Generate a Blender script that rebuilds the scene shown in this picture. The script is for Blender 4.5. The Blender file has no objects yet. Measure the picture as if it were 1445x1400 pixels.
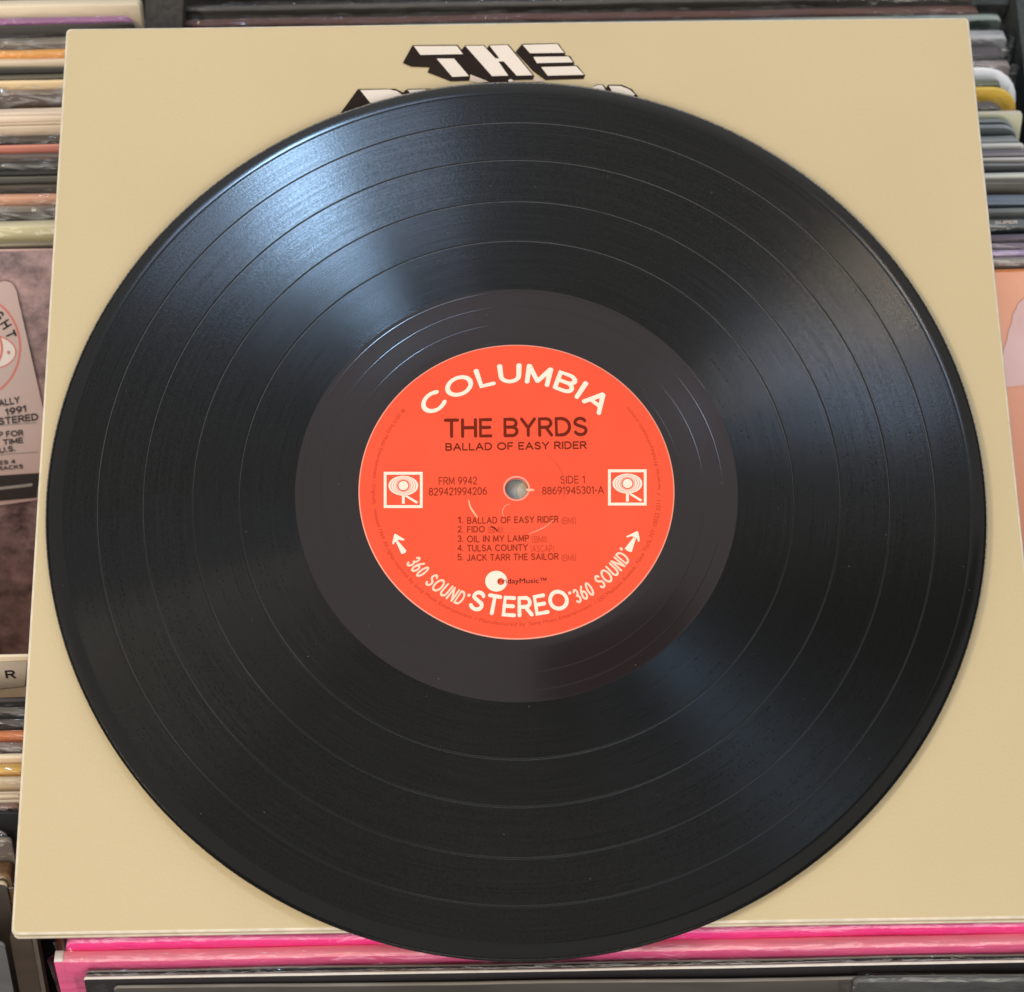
import bpy, bmesh, math, random
from math import sin, cos, pi, radians, atan2, hypot
from mathutils import Vector, Matrix, Euler, noise

random.seed(7)
S = bpy.context.scene
C = S.collection

# ------------------------------------------------------------------ camera
PW, PH, FPX = 1445.0, 1400.0, 3250.0
CAM = Vector((-.0128, -.2871, .6956))
CROT = Euler((.3674, -.00425, -.0171), 'XYZ')
cam = bpy.data.objects.new('camera', bpy.data.cameras.new('camera'))
C.objects.link(cam)
cam.location = CAM
cam.rotation_euler = CROT
cam.data.sensor_width = 36
cam.data.lens = 36 * FPX / PW
cam.data.clip_start = .01
cam.data.clip_end = 50
cam.data.dof.use_dof = True
cam.data.dof.focus_distance = .735
cam.data.dof.aperture_fstop = 16
S.camera = cam
CM = CROT.to_matrix()


def ray(px, py):
    return (CM @ Vector(((px - PW / 2) / FPX, -(py - PH / 2) / FPX, -1))).normalized()


def at(px, py, z=0.0):
    d = ray(px, py)
    return CAM + d * ((z - CAM.z) / d.z)


# ------------------------------------------------------------------ world and light
W = bpy.data.worlds.new('World')
S.world = W
W.use_nodes = True
bg = W.node_tree.nodes['Background']
bg.inputs[1].default_value = 1.0
# the shop around: pale ceiling overhead, darker shelves and walls towards the horizon
wn = W.node_tree
w_tc = wn.nodes.new('ShaderNodeTexCoord')
w_sp = wn.nodes.new('ShaderNodeSeparateXYZ')
w_rp = wn.nodes.new('ShaderNodeValToRGB')
wn.links.new(w_tc.outputs['Generated'], w_sp.inputs[0])
wn.links.new(w_sp.outputs[2], w_rp.inputs[0])
wn.links.new(w_rp.outputs[0], bg.inputs[0])
w_rp.color_ramp.elements[0].position = .10
w_rp.color_ramp.elements[0].color = (.38, .355, .33, 1)
w_rp.color_ramp.elements[1].position = .62
w_rp.color_ramp.elements[1].color = (.52, .505, .49, 1)
S.view_settings.view_transform = 'Standard'
S.view_settings.look = 'None'
S.view_settings.exposure = 0
S.view_settings.gamma = 1
S.cycles.max_bounces = 8
S.cycles.transparent_max_bounces = 16
S.cycles.sample_clamp_indirect = 4
S.cycles.caustics_reflective = False
S.cycles.caustics_refractive = False


def area_light(name, pos, target, sx, sy, energy, col):
    l = bpy.data.lights.new(name, 'AREA')
    l.shape = 'RECTANGLE'
    l.size, l.size_y, l.energy, l.color = sx, sy, energy, col
    o = bpy.data.objects.new(name, l)
    C.objects.link(o)
    o.location = pos
    o.rotation_euler = (target - pos).to_track_quat('-Z', 'Y').to_euler()
    return o


def mirror_pos(px, py, dist, z=.003):
    p = at(px, py, z)
    d = (p - CAM).normalized()
    d.z = -d.z
    return p + d * dist, p


# shop window behind the bins (cool), a wide cool shop front on the right, a warm ceiling lamp, an added front fill
lp, tp = mirror_pos(402, 228, 2.2)
area_light('window_light', lp, tp, .10, .24, 5.6, (.42, .68, 1))
lp, tp = mirror_pos(398, 255, 2.1)
area_light('window_light_wide', lp, tp, .42, .20, 2.2, (.55, .70, 1))
lp, tp = mirror_pos(1178, 540, 2.2)
area_light('doorway_light', lp, tp, .26, .10, .9, (.50, .68, 1))
lp, tp = mirror_pos(1225, 405, 2.4)
area_light('shelf_light', lp, tp, .14, .22, .40, (1, .82, .52))
for k, (qx, qy, e_) in enumerate(((1262, 404, .16), (1284, 440, .20), (1150, 385, .07), (1238, 352, .10))):
    lp, tp = mirror_pos(qx, qy, 2.6)
    area_light('shelf_spot_lamp', lp, tp, .02, .03, e_, (1, .78, .55))
area_light('ceiling_lamp_front', Vector((.1, -1.7, 1.5)), Vector((0, 0, 0)), 1.6, 1.1, 26, (1, .94, .86))  # added unseen fill behind the camera, brightens the front-facing covers
area_light('ceiling_lamp_warm', Vector((-1.35, .0, 1.9)), Vector((0, 0, 0)), .9, .5, 20, (1, .84, .62))


# ------------------------------------------------------------------ helpers
def link(name, me, mats, parent=None, smooth=False):
    o = bpy.data.objects.new(name, me)
    C.objects.link(o)
    for m in (mats if isinstance(mats, (list, tuple)) else [mats]):
        me.materials.append(m)
    if smooth:
        for p in me.polygons:
            p.use_smooth = True
    if parent:
        o.parent = parent
    return o


def pymesh(name, verts, faces):
    me = bpy.data.meshes.new(name)
    me.from_pydata([tuple(v) for v in verts], [], faces)
    me.update()
    return me


def tag(o, label, cat, group=None, kind=None):
    o['label'] = label
    o['category'] = cat
    if group:
        o['group'] = group
    if kind:
        o['kind'] = kind
    return o


def empty(name, loc, rot=(0, 0, 0)):
    o = bpy.data.objects.new(name, None)
    C.objects.link(o)
    o.location = loc
    o.rotation_euler = rot
    o.empty_display_size = .02
    return o


_mc = {}


def srgb(r, g, b):
    f = lambda c: (c / 255 / 12.92) if c / 255 <= .04045 else ((c / 255 + .055) / 1.055) ** 2.4
    return (f(r), f(g), f(b))


def mat(name, col, rough=.5, var=.0, scale=(60, 60, 60), bump=0., bscale=400, spec=.5, col2=None, coat=0):
    """plain surface whose colour wanders between col and col2 (or a darker col) with noise"""
    m = bpy.data.materials.new(name)
    m.use_nodes = True
    nt = m.node_tree
    b = nt.nodes['Principled BSDF']
    b.inputs['Base Color'].default_value = (*col, 1)
    b.inputs['Roughness'].default_value = rough
    b.inputs['Specular IOR Level'].default_value = spec
    b.inputs['Coat Weight'].default_value = coat
    b.inputs['Coat Roughness'].default_value = .12
    if var or bump:
        tc = nt.nodes.new('ShaderNodeTexCoord')
        mp = nt.nodes.new('ShaderNodeMapping')
        nt.links.new(tc.outputs['Object'], mp.inputs[0])
    if var:
        mp.inputs['Scale'].default_value = scale
        n = nt.nodes.new('ShaderNodeTexNoise')
        n.inputs['Scale'].default_value = 1
        n.inputs['Detail'].default_value = 5
        nt.links.new(mp.outputs[0], n.inputs['Vector'])
        mr = nt.nodes.new('ShaderNodeMapRange')
        mr.inputs[1].default_value = .35
        mr.inputs[2].default_value = .68
        nt.links.new(n.outputs[0], mr.inputs[0])
        mx = nt.nodes.new('ShaderNodeMix')
        mx.data_type = 'RGBA'
        mx.inputs['A'].default_value = (*col, 1)
        c2 = col2 or tuple(c * (1 - var) for c in col)
        mx.inputs['B'].default_value = (*c2, 1)
        nt.links.new(mr.outputs[0], mx.inputs['Factor'])
        nt.links.new(mx.outputs['Result'], b.inputs['Base Color'])
    if bump:
        n2 = nt.nodes.new('ShaderNodeTexNoise')
        n2.inputs['Scale'].default_value = bscale
        n2.inputs['Detail'].default_value = 3
        nt.links.new(tc.outputs['Object'], n2.inputs['Vector'])
        bp = nt.nodes.new('ShaderNodeBump')
        bp.inputs['Strength'].default_value = bump
        bp.inputs['Distance'].default_value = .0005
        nt.links.new(n2.outputs[0], bp.inputs['Height'])
        nt.links.new(bp.outputs[0], b.inputs['Normal'])
    return m


def wrap_mat(name, haze=.12, tint=(.8, .8, .82)):
    m = bpy.data.materials.new(name)
    m.use_nodes = True
    nt = m.node_tree
    nt.nodes.remove(nt.nodes['Principled BSDF'])
    out = nt.nodes['Material Output']
    tr = nt.nodes.new('ShaderNodeBsdfTransparent')
    tr.inputs[0].default_value = (.97, .97, .97, 1)
    gl = nt.nodes.new('ShaderNodeBsdfGlossy')
    gl.inputs['Color'].default_value = (1, 1, 1, 1)
    gl.inputs['Roughness'].default_value = .09
    df = nt.nodes.new('ShaderNodeBsdfDiffuse')
    df.inputs[0].default_value = (*tint, 1)
    fr = nt.nodes.new('ShaderNodeLayerWeight')
    fr.inputs['Blend'].default_value = .5
    m1 = nt.nodes.new('ShaderNodeMixShader')
    m2 = nt.nodes.new('ShaderNodeMixShader')
    tc = nt.nodes.new('ShaderNodeTexCoord')
    n = nt.nodes.new('ShaderNodeTexNoise')
    n.inputs['Scale'].default_value = 130
    n.inputs['Detail'].default_value = 2
    n.inputs['Distortion'].default_value = 1.5
    fm_ = nt.nodes.new('ShaderNodeMapping')
    fm_.inputs['Scale'].default_value = (.35, 1.4, 1.2)
    fm_.inputs['Rotation'].default_value = (.2, .35, 0)
    nt.links.new(tc.outputs['Object'], fm_.inputs[0])
    nt.links.new(fm_.outputs[0], n.inputs['Vector'])
    bp = nt.nodes.new('ShaderNodeBump')
    bp.inputs['Strength'].default_value = .6
    bp.inputs['Distance'].default_value = .0028
    nt.links.new(n.outputs[0], bp.inputs['Height'])
    nt.links.new(bp.outputs[0], gl.inputs['Normal'])
    nt.links.new(bp.outputs[0], fr.inputs['Normal'])
    mr = nt.nodes.new('ShaderNodeMapRange')
    mr.inputs[1].default_value = .5
    mr.inputs[2].default_value = .75
    mr.inputs[3].default_value = 0
    mr.inputs[4].default_value = haze * 2
    nt.links.new(n.outputs[0], mr.inputs[0])
    nt.links.new(mr.outputs[0], m1.inputs[0])
    nt.links.new(tr.outputs[0], m1.inputs[1])
    nt.links.new(df.outputs[0], m1.inputs[2])
    pw = nt.nodes.new('ShaderNodeMath')
    pw.operation = 'POWER'
    pw.inputs[1].default_value = 4
    nt.links.new(fr.outputs['Facing'], pw.inputs[0])
    ad = nt.nodes.new('ShaderNodeMath')
    ad.operation = 'MULTIPLY_ADD'
    ad.inputs[1].default_value = .55
    ad.inputs[2].default_value = .032
    nt.links.new(pw.outputs[0], ad.inputs[0])
    nt.links.new(ad.outputs[0], m2.inputs[0])
    nt.links.new(m1.outputs[0], m2.inputs[1])
    nt.links.new(gl.outputs[0], m2.inputs[2])
    nt.links.new(m2.outputs[0], out.inputs[0])
    return m


WRAP = wrap_mat('clear_shrink_wrap', .02)
WRAPH = wrap_mat('milky_plastic_bag', .18)


def flat_poly(name, pts, m, parent, lift):
    """flat printed patch, pts in local x,y on plane z=lift"""
    bm = bmesh.new()
    vs = [bm.verts.new((x, y, lift)) for x, y in pts]
    f = bm.faces.new(vs)
    f.normal_update()
    if f.normal.z < 0:
        f.normal_flip()
    bmesh.ops.triangulate(bm, faces=[f])
    me = bpy.data.meshes.new(name)
    bm.to_mesh(me)
    bm.free()
    return link(name, me, m, parent)


def text_mesh(body, bold=0.0):
    """built-in font as a flat mesh scaled to the unit box"""
    c = bpy.data.curves.new('lettering', 'FONT')
    c.body = body
    c.offset = bold
    c.resolution_u = 3
    o = bpy.data.objects.new('lettering', c)
    me = bpy.data.meshes.new_from_object(o)
    me.materials.clear()
    bpy.data.objects.remove(o)
    bpy.data.curves.remove(c)
    xs = [v.co.x for v in me.vertices]
    ys = [v.co.y for v in me.vertices]
    x0, x1, y0, y1 = min(xs), max(xs), min(ys), max(ys)
    for v in me.vertices:
        v.co.x = (v.co.x - x0) / (x1 - x0)
        v.co.y = (v.co.y - y0) / max(1e-9, y1 - y0)
        v.co.z = 0
    return me


def text_map(name, body, fn, m, parent, bold=0.0):
    """fn maps unit-box (u, v) to local coordinates"""
    me = text_mesh(body, bold)
    for v in me.vertices:
        v.co = fn(v.co.x, v.co.y)
    me.update()
    up = sum((p.normal * p.area for p in me.polygons), Vector())
    o = link(name, me, m, parent)
    return o



# rounded stroke lettering: every glyph is a set of pen strokes on a unit-high grid
def _arc(cx, cy, rx, ry, a0, a1, n=None):
    n = n or max(4, int(abs(a1 - a0) / 14))
    return [(cx + rx * cos(radians(a0 + (a1 - a0) * i / n)), cy + ry * sin(radians(a0 + (a1 - a0) * i / n))) for i in range(n + 1)]


def glyphs():
    A = _arc
    g = {}
    g['A'] = (.80, [[(0, 0), (.40, 1), (.80, 0)], [(.14, .33), (.66, .33)]])
    g['B'] = (.64, [[(0, 0), (0, 1), (.36, 1)] + A(.36, .76, .25, .24, 90, -90) + [(0, .52)], [(.36, .52)] + A(.38, .26, .27, .26, 90, -90) + [(0, 0)]])
    g['C'] = (.80, [A(.46, .5, .46, .5, 48, 312)])
    g['D'] = (.72, [[(0, 0), (0, 1), (.28, 1)] + A(.28, .5, .44, .5, 90, -90) + [(0, 0)]])
    g['E'] = (.56, [[(.56, 1), (0, 1), (0, 0), (.56, 0)], [(0, .52), (.50, .52)]])
    g['F'] = (.54, [[(.54, 1), (0, 1), (0, 0)], [(0, .5), (.48, .5)]])
    g['G'] = (.82, [A(.46, .5, .46, .5, 48, 350) + [(.88, .46), (.50, .46)]])
    g['H'] = (.70, [[(0, 0), (0, 1)], [(.70, 0), (.70, 1)], [(0, .52), (.70, .52)]])
    g['I'] = (.02, [[(.01, 0), (.01, 1)]])
    g['J'] = (.46, [[(.46, 1), (.46, .25)] + A(.24, .25, .22, .25, 0, -150)])
    g['K'] = (.66, [[(0, 0), (0, 1)], [(.62, 1), (.0, .40)], [(.22, .60), (.66, 0)]])
    g['L'] = (.52, [[(0, 1), (0, 0), (.52, 0)]])
    g['M'] = (.84, [[(0, 0), (.03, 1), (.42, .12), (.81, 1), (.84, 0)]])
    g['N'] = (.70, [[(0, 0), (0, 1), (.70, 0), (.70, 1)]])
    g['O'] = (.94, [A(.47, .5, .47, .5, 90, 450, 30)])
    g['P'] = (.60, [[(0, 0), (0, 1), (.34, 1)] + A(.34, .73, .26, .27, 90, -90) + [(0, .46)]])
    g['Q'] = (.94, [A(.47, .5, .47, .5, 90, 450, 30), [(.6, .25), (.9, -.05)]])
    g['R'] = (.64, [[(0, 0), (0, 1), (.36, 1)] + A(.36, .74, .26, .26, 90, -90) + [(0, .48)], [(.34, .48), (.64, 0)]])
    g['S'] = (.62, [A(.31, .75, .28, .25, 25, 200, 10) + [(.14, .60), (.46, .46)] + A(.32, .26, .30, .26, 40, -155, 12)])
    g['T'] = (.66, [[(0, 1), (.66, 1)], [(.33, 1), (.33, 0)]])
    g['U'] = (.70, [[(0, 1), (0, .34)] + A(.35, .34, .35, .34, 180, 360) + [(.70, 1)]])
    g['V'] = (.74, [[(0, 1), (.37, 0), (.74, 1)]])
    g['W'] = (1.0, [[(0, 1), (.25, 0), (.5, .9), (.75, 0), (1, 1)]])
    g['X'] = (.68, [[(0, 0), (.68, 1)], [(0, 1), (.68, 0)]])
    g['Y'] = (.70, [[(0, 1), (.35, .46), (.70, 1)], [(.35, .46), (.35, 0)]])
    g['Z'] = (.62, [[(0, 1), (.62, 1), (0, 0), (.62, 0)]])
    g['0'] = (.56, [A(.28, .5, .28, .5, 90, 450, 26)])
    g['1'] = (.26, [[(0, .80), (.22, 1), (.22, 0)]])
    g['2'] = (.54, [A(.27, .73, .26, .27, 165, -35, 12) + [(0, 0), (.54, 0)]])
    g['3'] = (.54, [A(.25, .76, .24, .24, 150, -90, 12), A(.26, .26, .27, .26, 90, -150, 14)])
    g['4'] = (.60, [[(.46, 0), (.46, 1), (0, .28), (.60, .28)]])
    g['5'] = (.54, [[(.48, 1), (.07, 1), (.03, .54)] + A(.27, .32, .27, .31, 125, -150, 14)])
    g['6'] = (.56, [[(.40, 1)] + A(.40, .34, .40, .56, 120, 180, 6), A(.28, .30, .28, .30, 90, 450, 22)])
    g['7'] = (.54, [[(0, 1), (.54, 1), (.18, 0)]])
    g['8'] = (.56, [A(.28, .76, .24, .24, 90, 450, 20), A(.28, .27, .28, .27, 90, 450, 20)])
    g['9'] = (.56, [A(.28, .70, .28, .30, 90, 450, 22), A(.16, .66, .40, .56, 0, -60, 6) + [(.16, 0)]])
    g['('] = (.18, [A(.36, .45, .30, .65, 130, 230, 7)])
    g[')'] = (.18, [A(-.14, .45, .30, .65, 50, -50, 7)])
    g['.'] = (.03, [[(.01, .0), (.03, .02)]])
    g['-'] = (.26, [[(0, .42), (.26, .42)]])
    g['“'] = (.20, [[(0, .92), (.03, 1.0)], [(.14, .92), (.17, 1.0)]])
    g['”'] = (.20, [[(0, .92), (.03, 1.0)], [(.14, .92), (.17, 1.0)]])
    return g


GLY = glyphs()


def pen_text(name, body, fn, m, parent, w=.15, gap=.2, wx=1.0, space=.42, slant=0, nrm=(0, 0, 1)):
    """fn(x, y) maps text units (x along the line 0..1, y 0..1) to local coordinates"""
    strokes, x = [], 0
    for ch in body:
        if ch == ' ':
            x += space
            continue
        gw, st = GLY[ch]
        for s_ in st:
            q = [(x + px * wx + slant * py, w / 2 + py * (1 - w)) for px, py in s_]
            cur = [q[0]]
            for i in range(1, len(q)):           # lift the pen at acute corners
                cur.append(q[i])
                if 0 < i < len(q) - 1:
                    a_ = Vector(q[i]) - Vector(q[i - 1])
                    c_ = Vector(q[i + 1]) - Vector(q[i])
                    if a_.length > 1e-4 and c_.length > 1e-4 and a_.normalized().dot(c_.normalized()) < -.1:
                        strokes.append(cur)
                        cur = [q[i]]
            strokes.append(cur)
        x += gw * wx + gap
    tot = x - gap
    x_lo = min(p[0] for s_ in strokes for p in s_) - w / 2
    x_hi = max(p[0] for s_ in strokes for p in s_) + w / 2
    V, F = [], []
    for si, s_ in enumerate(strokes):
        P = [Vector(p) for p in s_]
        P = [P[0]] + [P[i] for i in range(1, len(P)) if (P[i] - P[i - 1]).length > 1e-4]
        closed = (P[0] - P[-1]).length < 1e-6
        n = len(P)
        Lf, Rt = [], []
        for i in range(n):
            if closed:
                a = (P[i] - P[i - 1 if i else n - 2])
                b_ = (P[i + 1 if i < n - 1 else 1] - P[i])
            else:
                a = P[i] - P[i - 1] if i else P[1] - P[0]
                b_ = P[i + 1] - P[i] if i < n - 1 else P[-1] - P[-2]
            a.normalize()
            b_.normalize()
            t = (a + b_)
            if t.length < 1e-6:
                t = a.copy()
            t.normalize()
            k = min(1 / max(.28, abs(t.dot(a))), 1.22) * w / 2
            nv = Vector((-t.y, t.x)) * k
            Lf.append(P[i] + nv)
            Rt.append(P[i] - nv)
        base = len(V)
        zs = (si % 5) * 6e-6
        poly = []
        for i in range(n):
            z = zs + 5e-6 * i / n
            V.append((Lf[i].x, Lf[i].y, z))
            V.append((Rt[i].x, Rt[i].y, z))
        for i in range(n - 1):
            q = base + 2 * i
            F.append((q + 1, q + 3, q + 2, q))
        if not closed:
            for end, q0, q1, d in ((P[0], base, base + 1, (P[0] - P[1]).normalized()), (P[-1], base + 2 * n - 2, base + 2 * n - 1, (P[-1] - P[-2]).normalized())):
                nv = Vector((-d.y, d.x))
                b0 = len(V)
                ang = [radians(60), radians(30), 0, radians(-30), radians(-60)]
                for a_ in ang:
                    p = end + (d * cos(a_) + nv * sin(a_)) * (w / 2)
                    V.append((p.x, p.y, V[q0][2]))
                lo, hi = (q0, q1) if (Vector(V[q0][:2]) - end).dot(nv) < 0 else (q1, q0)
                F.append((hi, b0, b0 + 1, b0 + 2, b0 + 3, b0 + 4, lo))
    co = []
    for x_, y_, z_ in V:
        p = fn((x_ - x_lo) / (x_hi - x_lo), y_)
        co.append((p.x + nrm[0] * z_, p.y + nrm[1] * z_, p.z + nrm[2] * z_))
    bm = bmesh.new()
    bv = [bm.verts.new(c) for c in co]
    for f in F:
        try:
            fc = bm.faces.new([bv[i] for i in f])
            fc.normal_update()
        except ValueError:
            pass
    me = bpy.data.meshes.new(name)
    bm.to_mesh(me)
    bm.free()
    return link(name, me, m, parent)


# ------------------------------------------------------------------ the beige sleeve
SX, SY = .1587, .1588
M_BEIGE = mat('matt_beige_print', (.612, .498, .300), .6, .05, (9, 9, 9), .25, 1000, .3, col2=(.580, .470, .280))
M_BOARD = mat('bare_board_edge', (.76, .68, .54), .7, .2, (200, 200, 200), .1)  # pale board tone with the fold-edge highlight painted into it


def rounded_sheet(name, hx, hy, z0, z1, bev, rc, mats, parent, warp, nx=36, ny=36, edge=True):
    """board with rounded plan corners, its top on a fine grid so that it can undulate"""
    def grid(h, n):
        e = [0, .0005, .0011, .0018, .0027, .0040]
        return [-h + v for v in e] + [-h + .0040 + (2 * h - .0080) * i / n for i in range(1, n)] + [h - v for v in reversed(e)]
    xs, ys = grid(hx, nx), grid(hy, ny)
    nx, ny = len(xs) - 1, len(ys) - 1
    V, F = [], []

    def corner(x, y, inset):
        ax, ay = hx - rc, hy - rc
        if abs(x) > ax and abs(y) > ay:
            dx, dy = abs(x) - ax, abs(y) - ay
            k = max(dx, dy) / max(1e-9, hypot(dx, dy))
            x = math.copysign(ax + dx * k, x)
            y = math.copysign(ay + dy * k, y)
        return x * (1 - inset / hx), y * (1 - inset / hy)
    for j in range(ny + 1):
        for i in range(nx + 1):
            x, y = corner(xs[i], ys[j], bev)
            V.append((x, y, z1 + warp(x, y)))
    for j in range(ny):
        for i in range(nx):
            a = j * (nx + 1) + i
            F.append((a, a + 1, a + nx + 2, a + nx + 1))
    ring = [(i, 0) for i in range(nx)] + [(nx, j) for j in range(ny)] + [(nx - i, ny) for i in range(nx)] + [(0, ny - j) for j in range(ny)]
    prev = [j * (nx + 1) + i for i, j in ring]
    ntop = len(F)
    for inset, dz in ((bev * .45, -bev * .12), (bev * .1, -bev * .5), (0, -bev), (0, None)):
        cur = []
        for i, j in ring:
            x, y = corner(xs[i], ys[j], inset)
            z = (z1 + dz if dz is not None else z0) + warp(x, y)
            cur.append(len(V))
            V.append((x, y, z))
        n = len(ring)
        for k in range(n):
            F.append((prev[k], cur[k], cur[(k + 1) % n], prev[(k + 1) % n]))
        prev = cur
    F.append(tuple(reversed(prev)))
    me = pymesh(name, V, F)
    o = link(name, me, mats, parent, True)
    for p in me.polygons[ntop:]:
        p.material_index = 1 if len(mats) > 1 else 0
    me.polygons[len(me.polygons) - 1].use_smooth = False
    return o


def sl_warp(x, y):
    return .0006 * noise.noise(Vector((x * 5, y * 5, 3))) + .00006 * noise.noise(Vector((x * 20, y * 20, 8)))


sleeve = empty('record_sleeve', (0, 0, 0))
tag(sleeve, 'large flat beige album sleeve with white block lettering lying across the record bins', 'album sleeve')
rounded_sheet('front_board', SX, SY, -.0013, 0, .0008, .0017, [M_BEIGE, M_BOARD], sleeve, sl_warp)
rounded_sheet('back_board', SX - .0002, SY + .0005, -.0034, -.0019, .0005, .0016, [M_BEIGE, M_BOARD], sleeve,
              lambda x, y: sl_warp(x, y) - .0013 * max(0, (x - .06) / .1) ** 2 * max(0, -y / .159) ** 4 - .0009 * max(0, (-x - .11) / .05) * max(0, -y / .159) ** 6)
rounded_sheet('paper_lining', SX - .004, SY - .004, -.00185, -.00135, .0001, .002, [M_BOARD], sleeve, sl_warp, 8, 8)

M_WPRINT = mat('white_print', (.80, .70, .60), .5, .06, (60, 60, 60))
M_BPRINT = mat('black_brown_print', (.024, .015, .012), .7, .2, (90, 90, 90), spec=.12)
M_GPRINT = mat('pale_shade_print', (.60, .48, .38), .5)


def sl(px, py):
    p = at(px, py, 0.0004)
    return (p.x, p.y)


def tp(*pts):
    """points of the enlarged title crop -> sleeve plane"""
    return [sl(480 + x / 3.284, 50 + y / 3.284) for x, y in pts]


def title(name, lift, m, pts):
    o = flat_poly(name, tp(*pts), m, sleeve, lift)
    return o


# shaded block sides first (dark), then the white letter faces a hair above them
title('letter_shadow', .00040, M_BPRINT, [(290, 128), (335, 46), (545, 44), (577, 88), (572, 100), (603, 193), (597, 210), (512, 213), (405, 172), (414, 148), (330, 145)])
title('letter_shadow', .00043, M_BPRINT, [(555, 75), (580, 46), (668, 45), (680, 62), (692, 44), (780, 42), (899, 186), (893, 205), (800, 207), (790, 222), (700, 222), (600, 185), (560, 110)])
title('letter_shadow', .00046, M_BPRINT, [(812, 78), (843, 40), (1010, 37), (1044, 82), (1041, 93), (1066, 96), (1085, 128), (1081, 138), (1100, 141), (1135, 185), (1128, 202), (950, 207), (895, 168)])
title('letter_shadow', .00049, M_BPRINT, [(-5, 370), (82, 250), (255, 248), (294, 266), (300, 256), (315, 249), (400, 247), (600, 247), (600, 380), (0, 400)])
title('letter_shadow', .00052, M_BPRINT, [(1150, 250), (1188, 228), (1218, 228), (1232, 245), (1243, 229), (1305, 230), (1352, 250), (1380, 283), (1360, 330), (1150, 330)])
title('letter_shade', .00055, M_GPRINT, [(603, 182), (688, 215), (640, 222), (600, 212)])
title('letter_shade', .00055, M_GPRINT, [(903, 192), (948, 214), (905, 216), (893, 206)])
WZ = .00060
title('letter_face', WZ, M_WPRINT, [(342, 51), (541, 50), (569, 88), (372, 92)])
title('letter_face', WZ, M_WPRINT, [(447, 109), (528, 109), (597, 190), (520, 194)])
title('letter_face', WZ, M_WPRINT, [(580, 50), (664, 49), (720, 108), (738, 108), (692, 48), (776, 46), (892, 186), (818, 188), (758, 122), (733, 122), (779, 188), (704, 190)])
title('letter_face', WZ, M_WPRINT, [(845, 45), (1006, 41), (1039, 82), (880, 84)])
title('letter_face', WZ, M_WPRINT, [(895, 101), (1058, 99), (1079, 126), (912, 130)])
title('letter_face', WZ, M_WPRINT, [(931, 148), (1094, 144), (1130, 184), (962, 188)])
title('letter_face', WZ, M_WPRINT, [(93, 255), (230, 252), (262, 259), (287, 276), (290, 310), (140, 314)])
title('letter_face', WZ, M_WPRINT, [(312, 254), (395, 251), (425, 290), (350, 296)])
title('letter_face', WZ, M_WPRINT, [(1160, 245), (1190, 232), (1214, 231), (1229, 252), (1229, 270), (1165, 272)])
title('letter_face', WZ, M_WPRINT, [(1245, 235), (1300, 236), (1340, 252), (1366, 274), (1350, 290), (1275, 288)])
title('letter_face', WZ, M_WPRINT, [(778, 210), (790, 203), (802, 210), (790, 240)])

# ------------------------------------------------------------------ the record
DC = Vector((-.0038, -.0184, .0020))           # centre of the underside
DZ = .0019                                     # thickness


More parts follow.
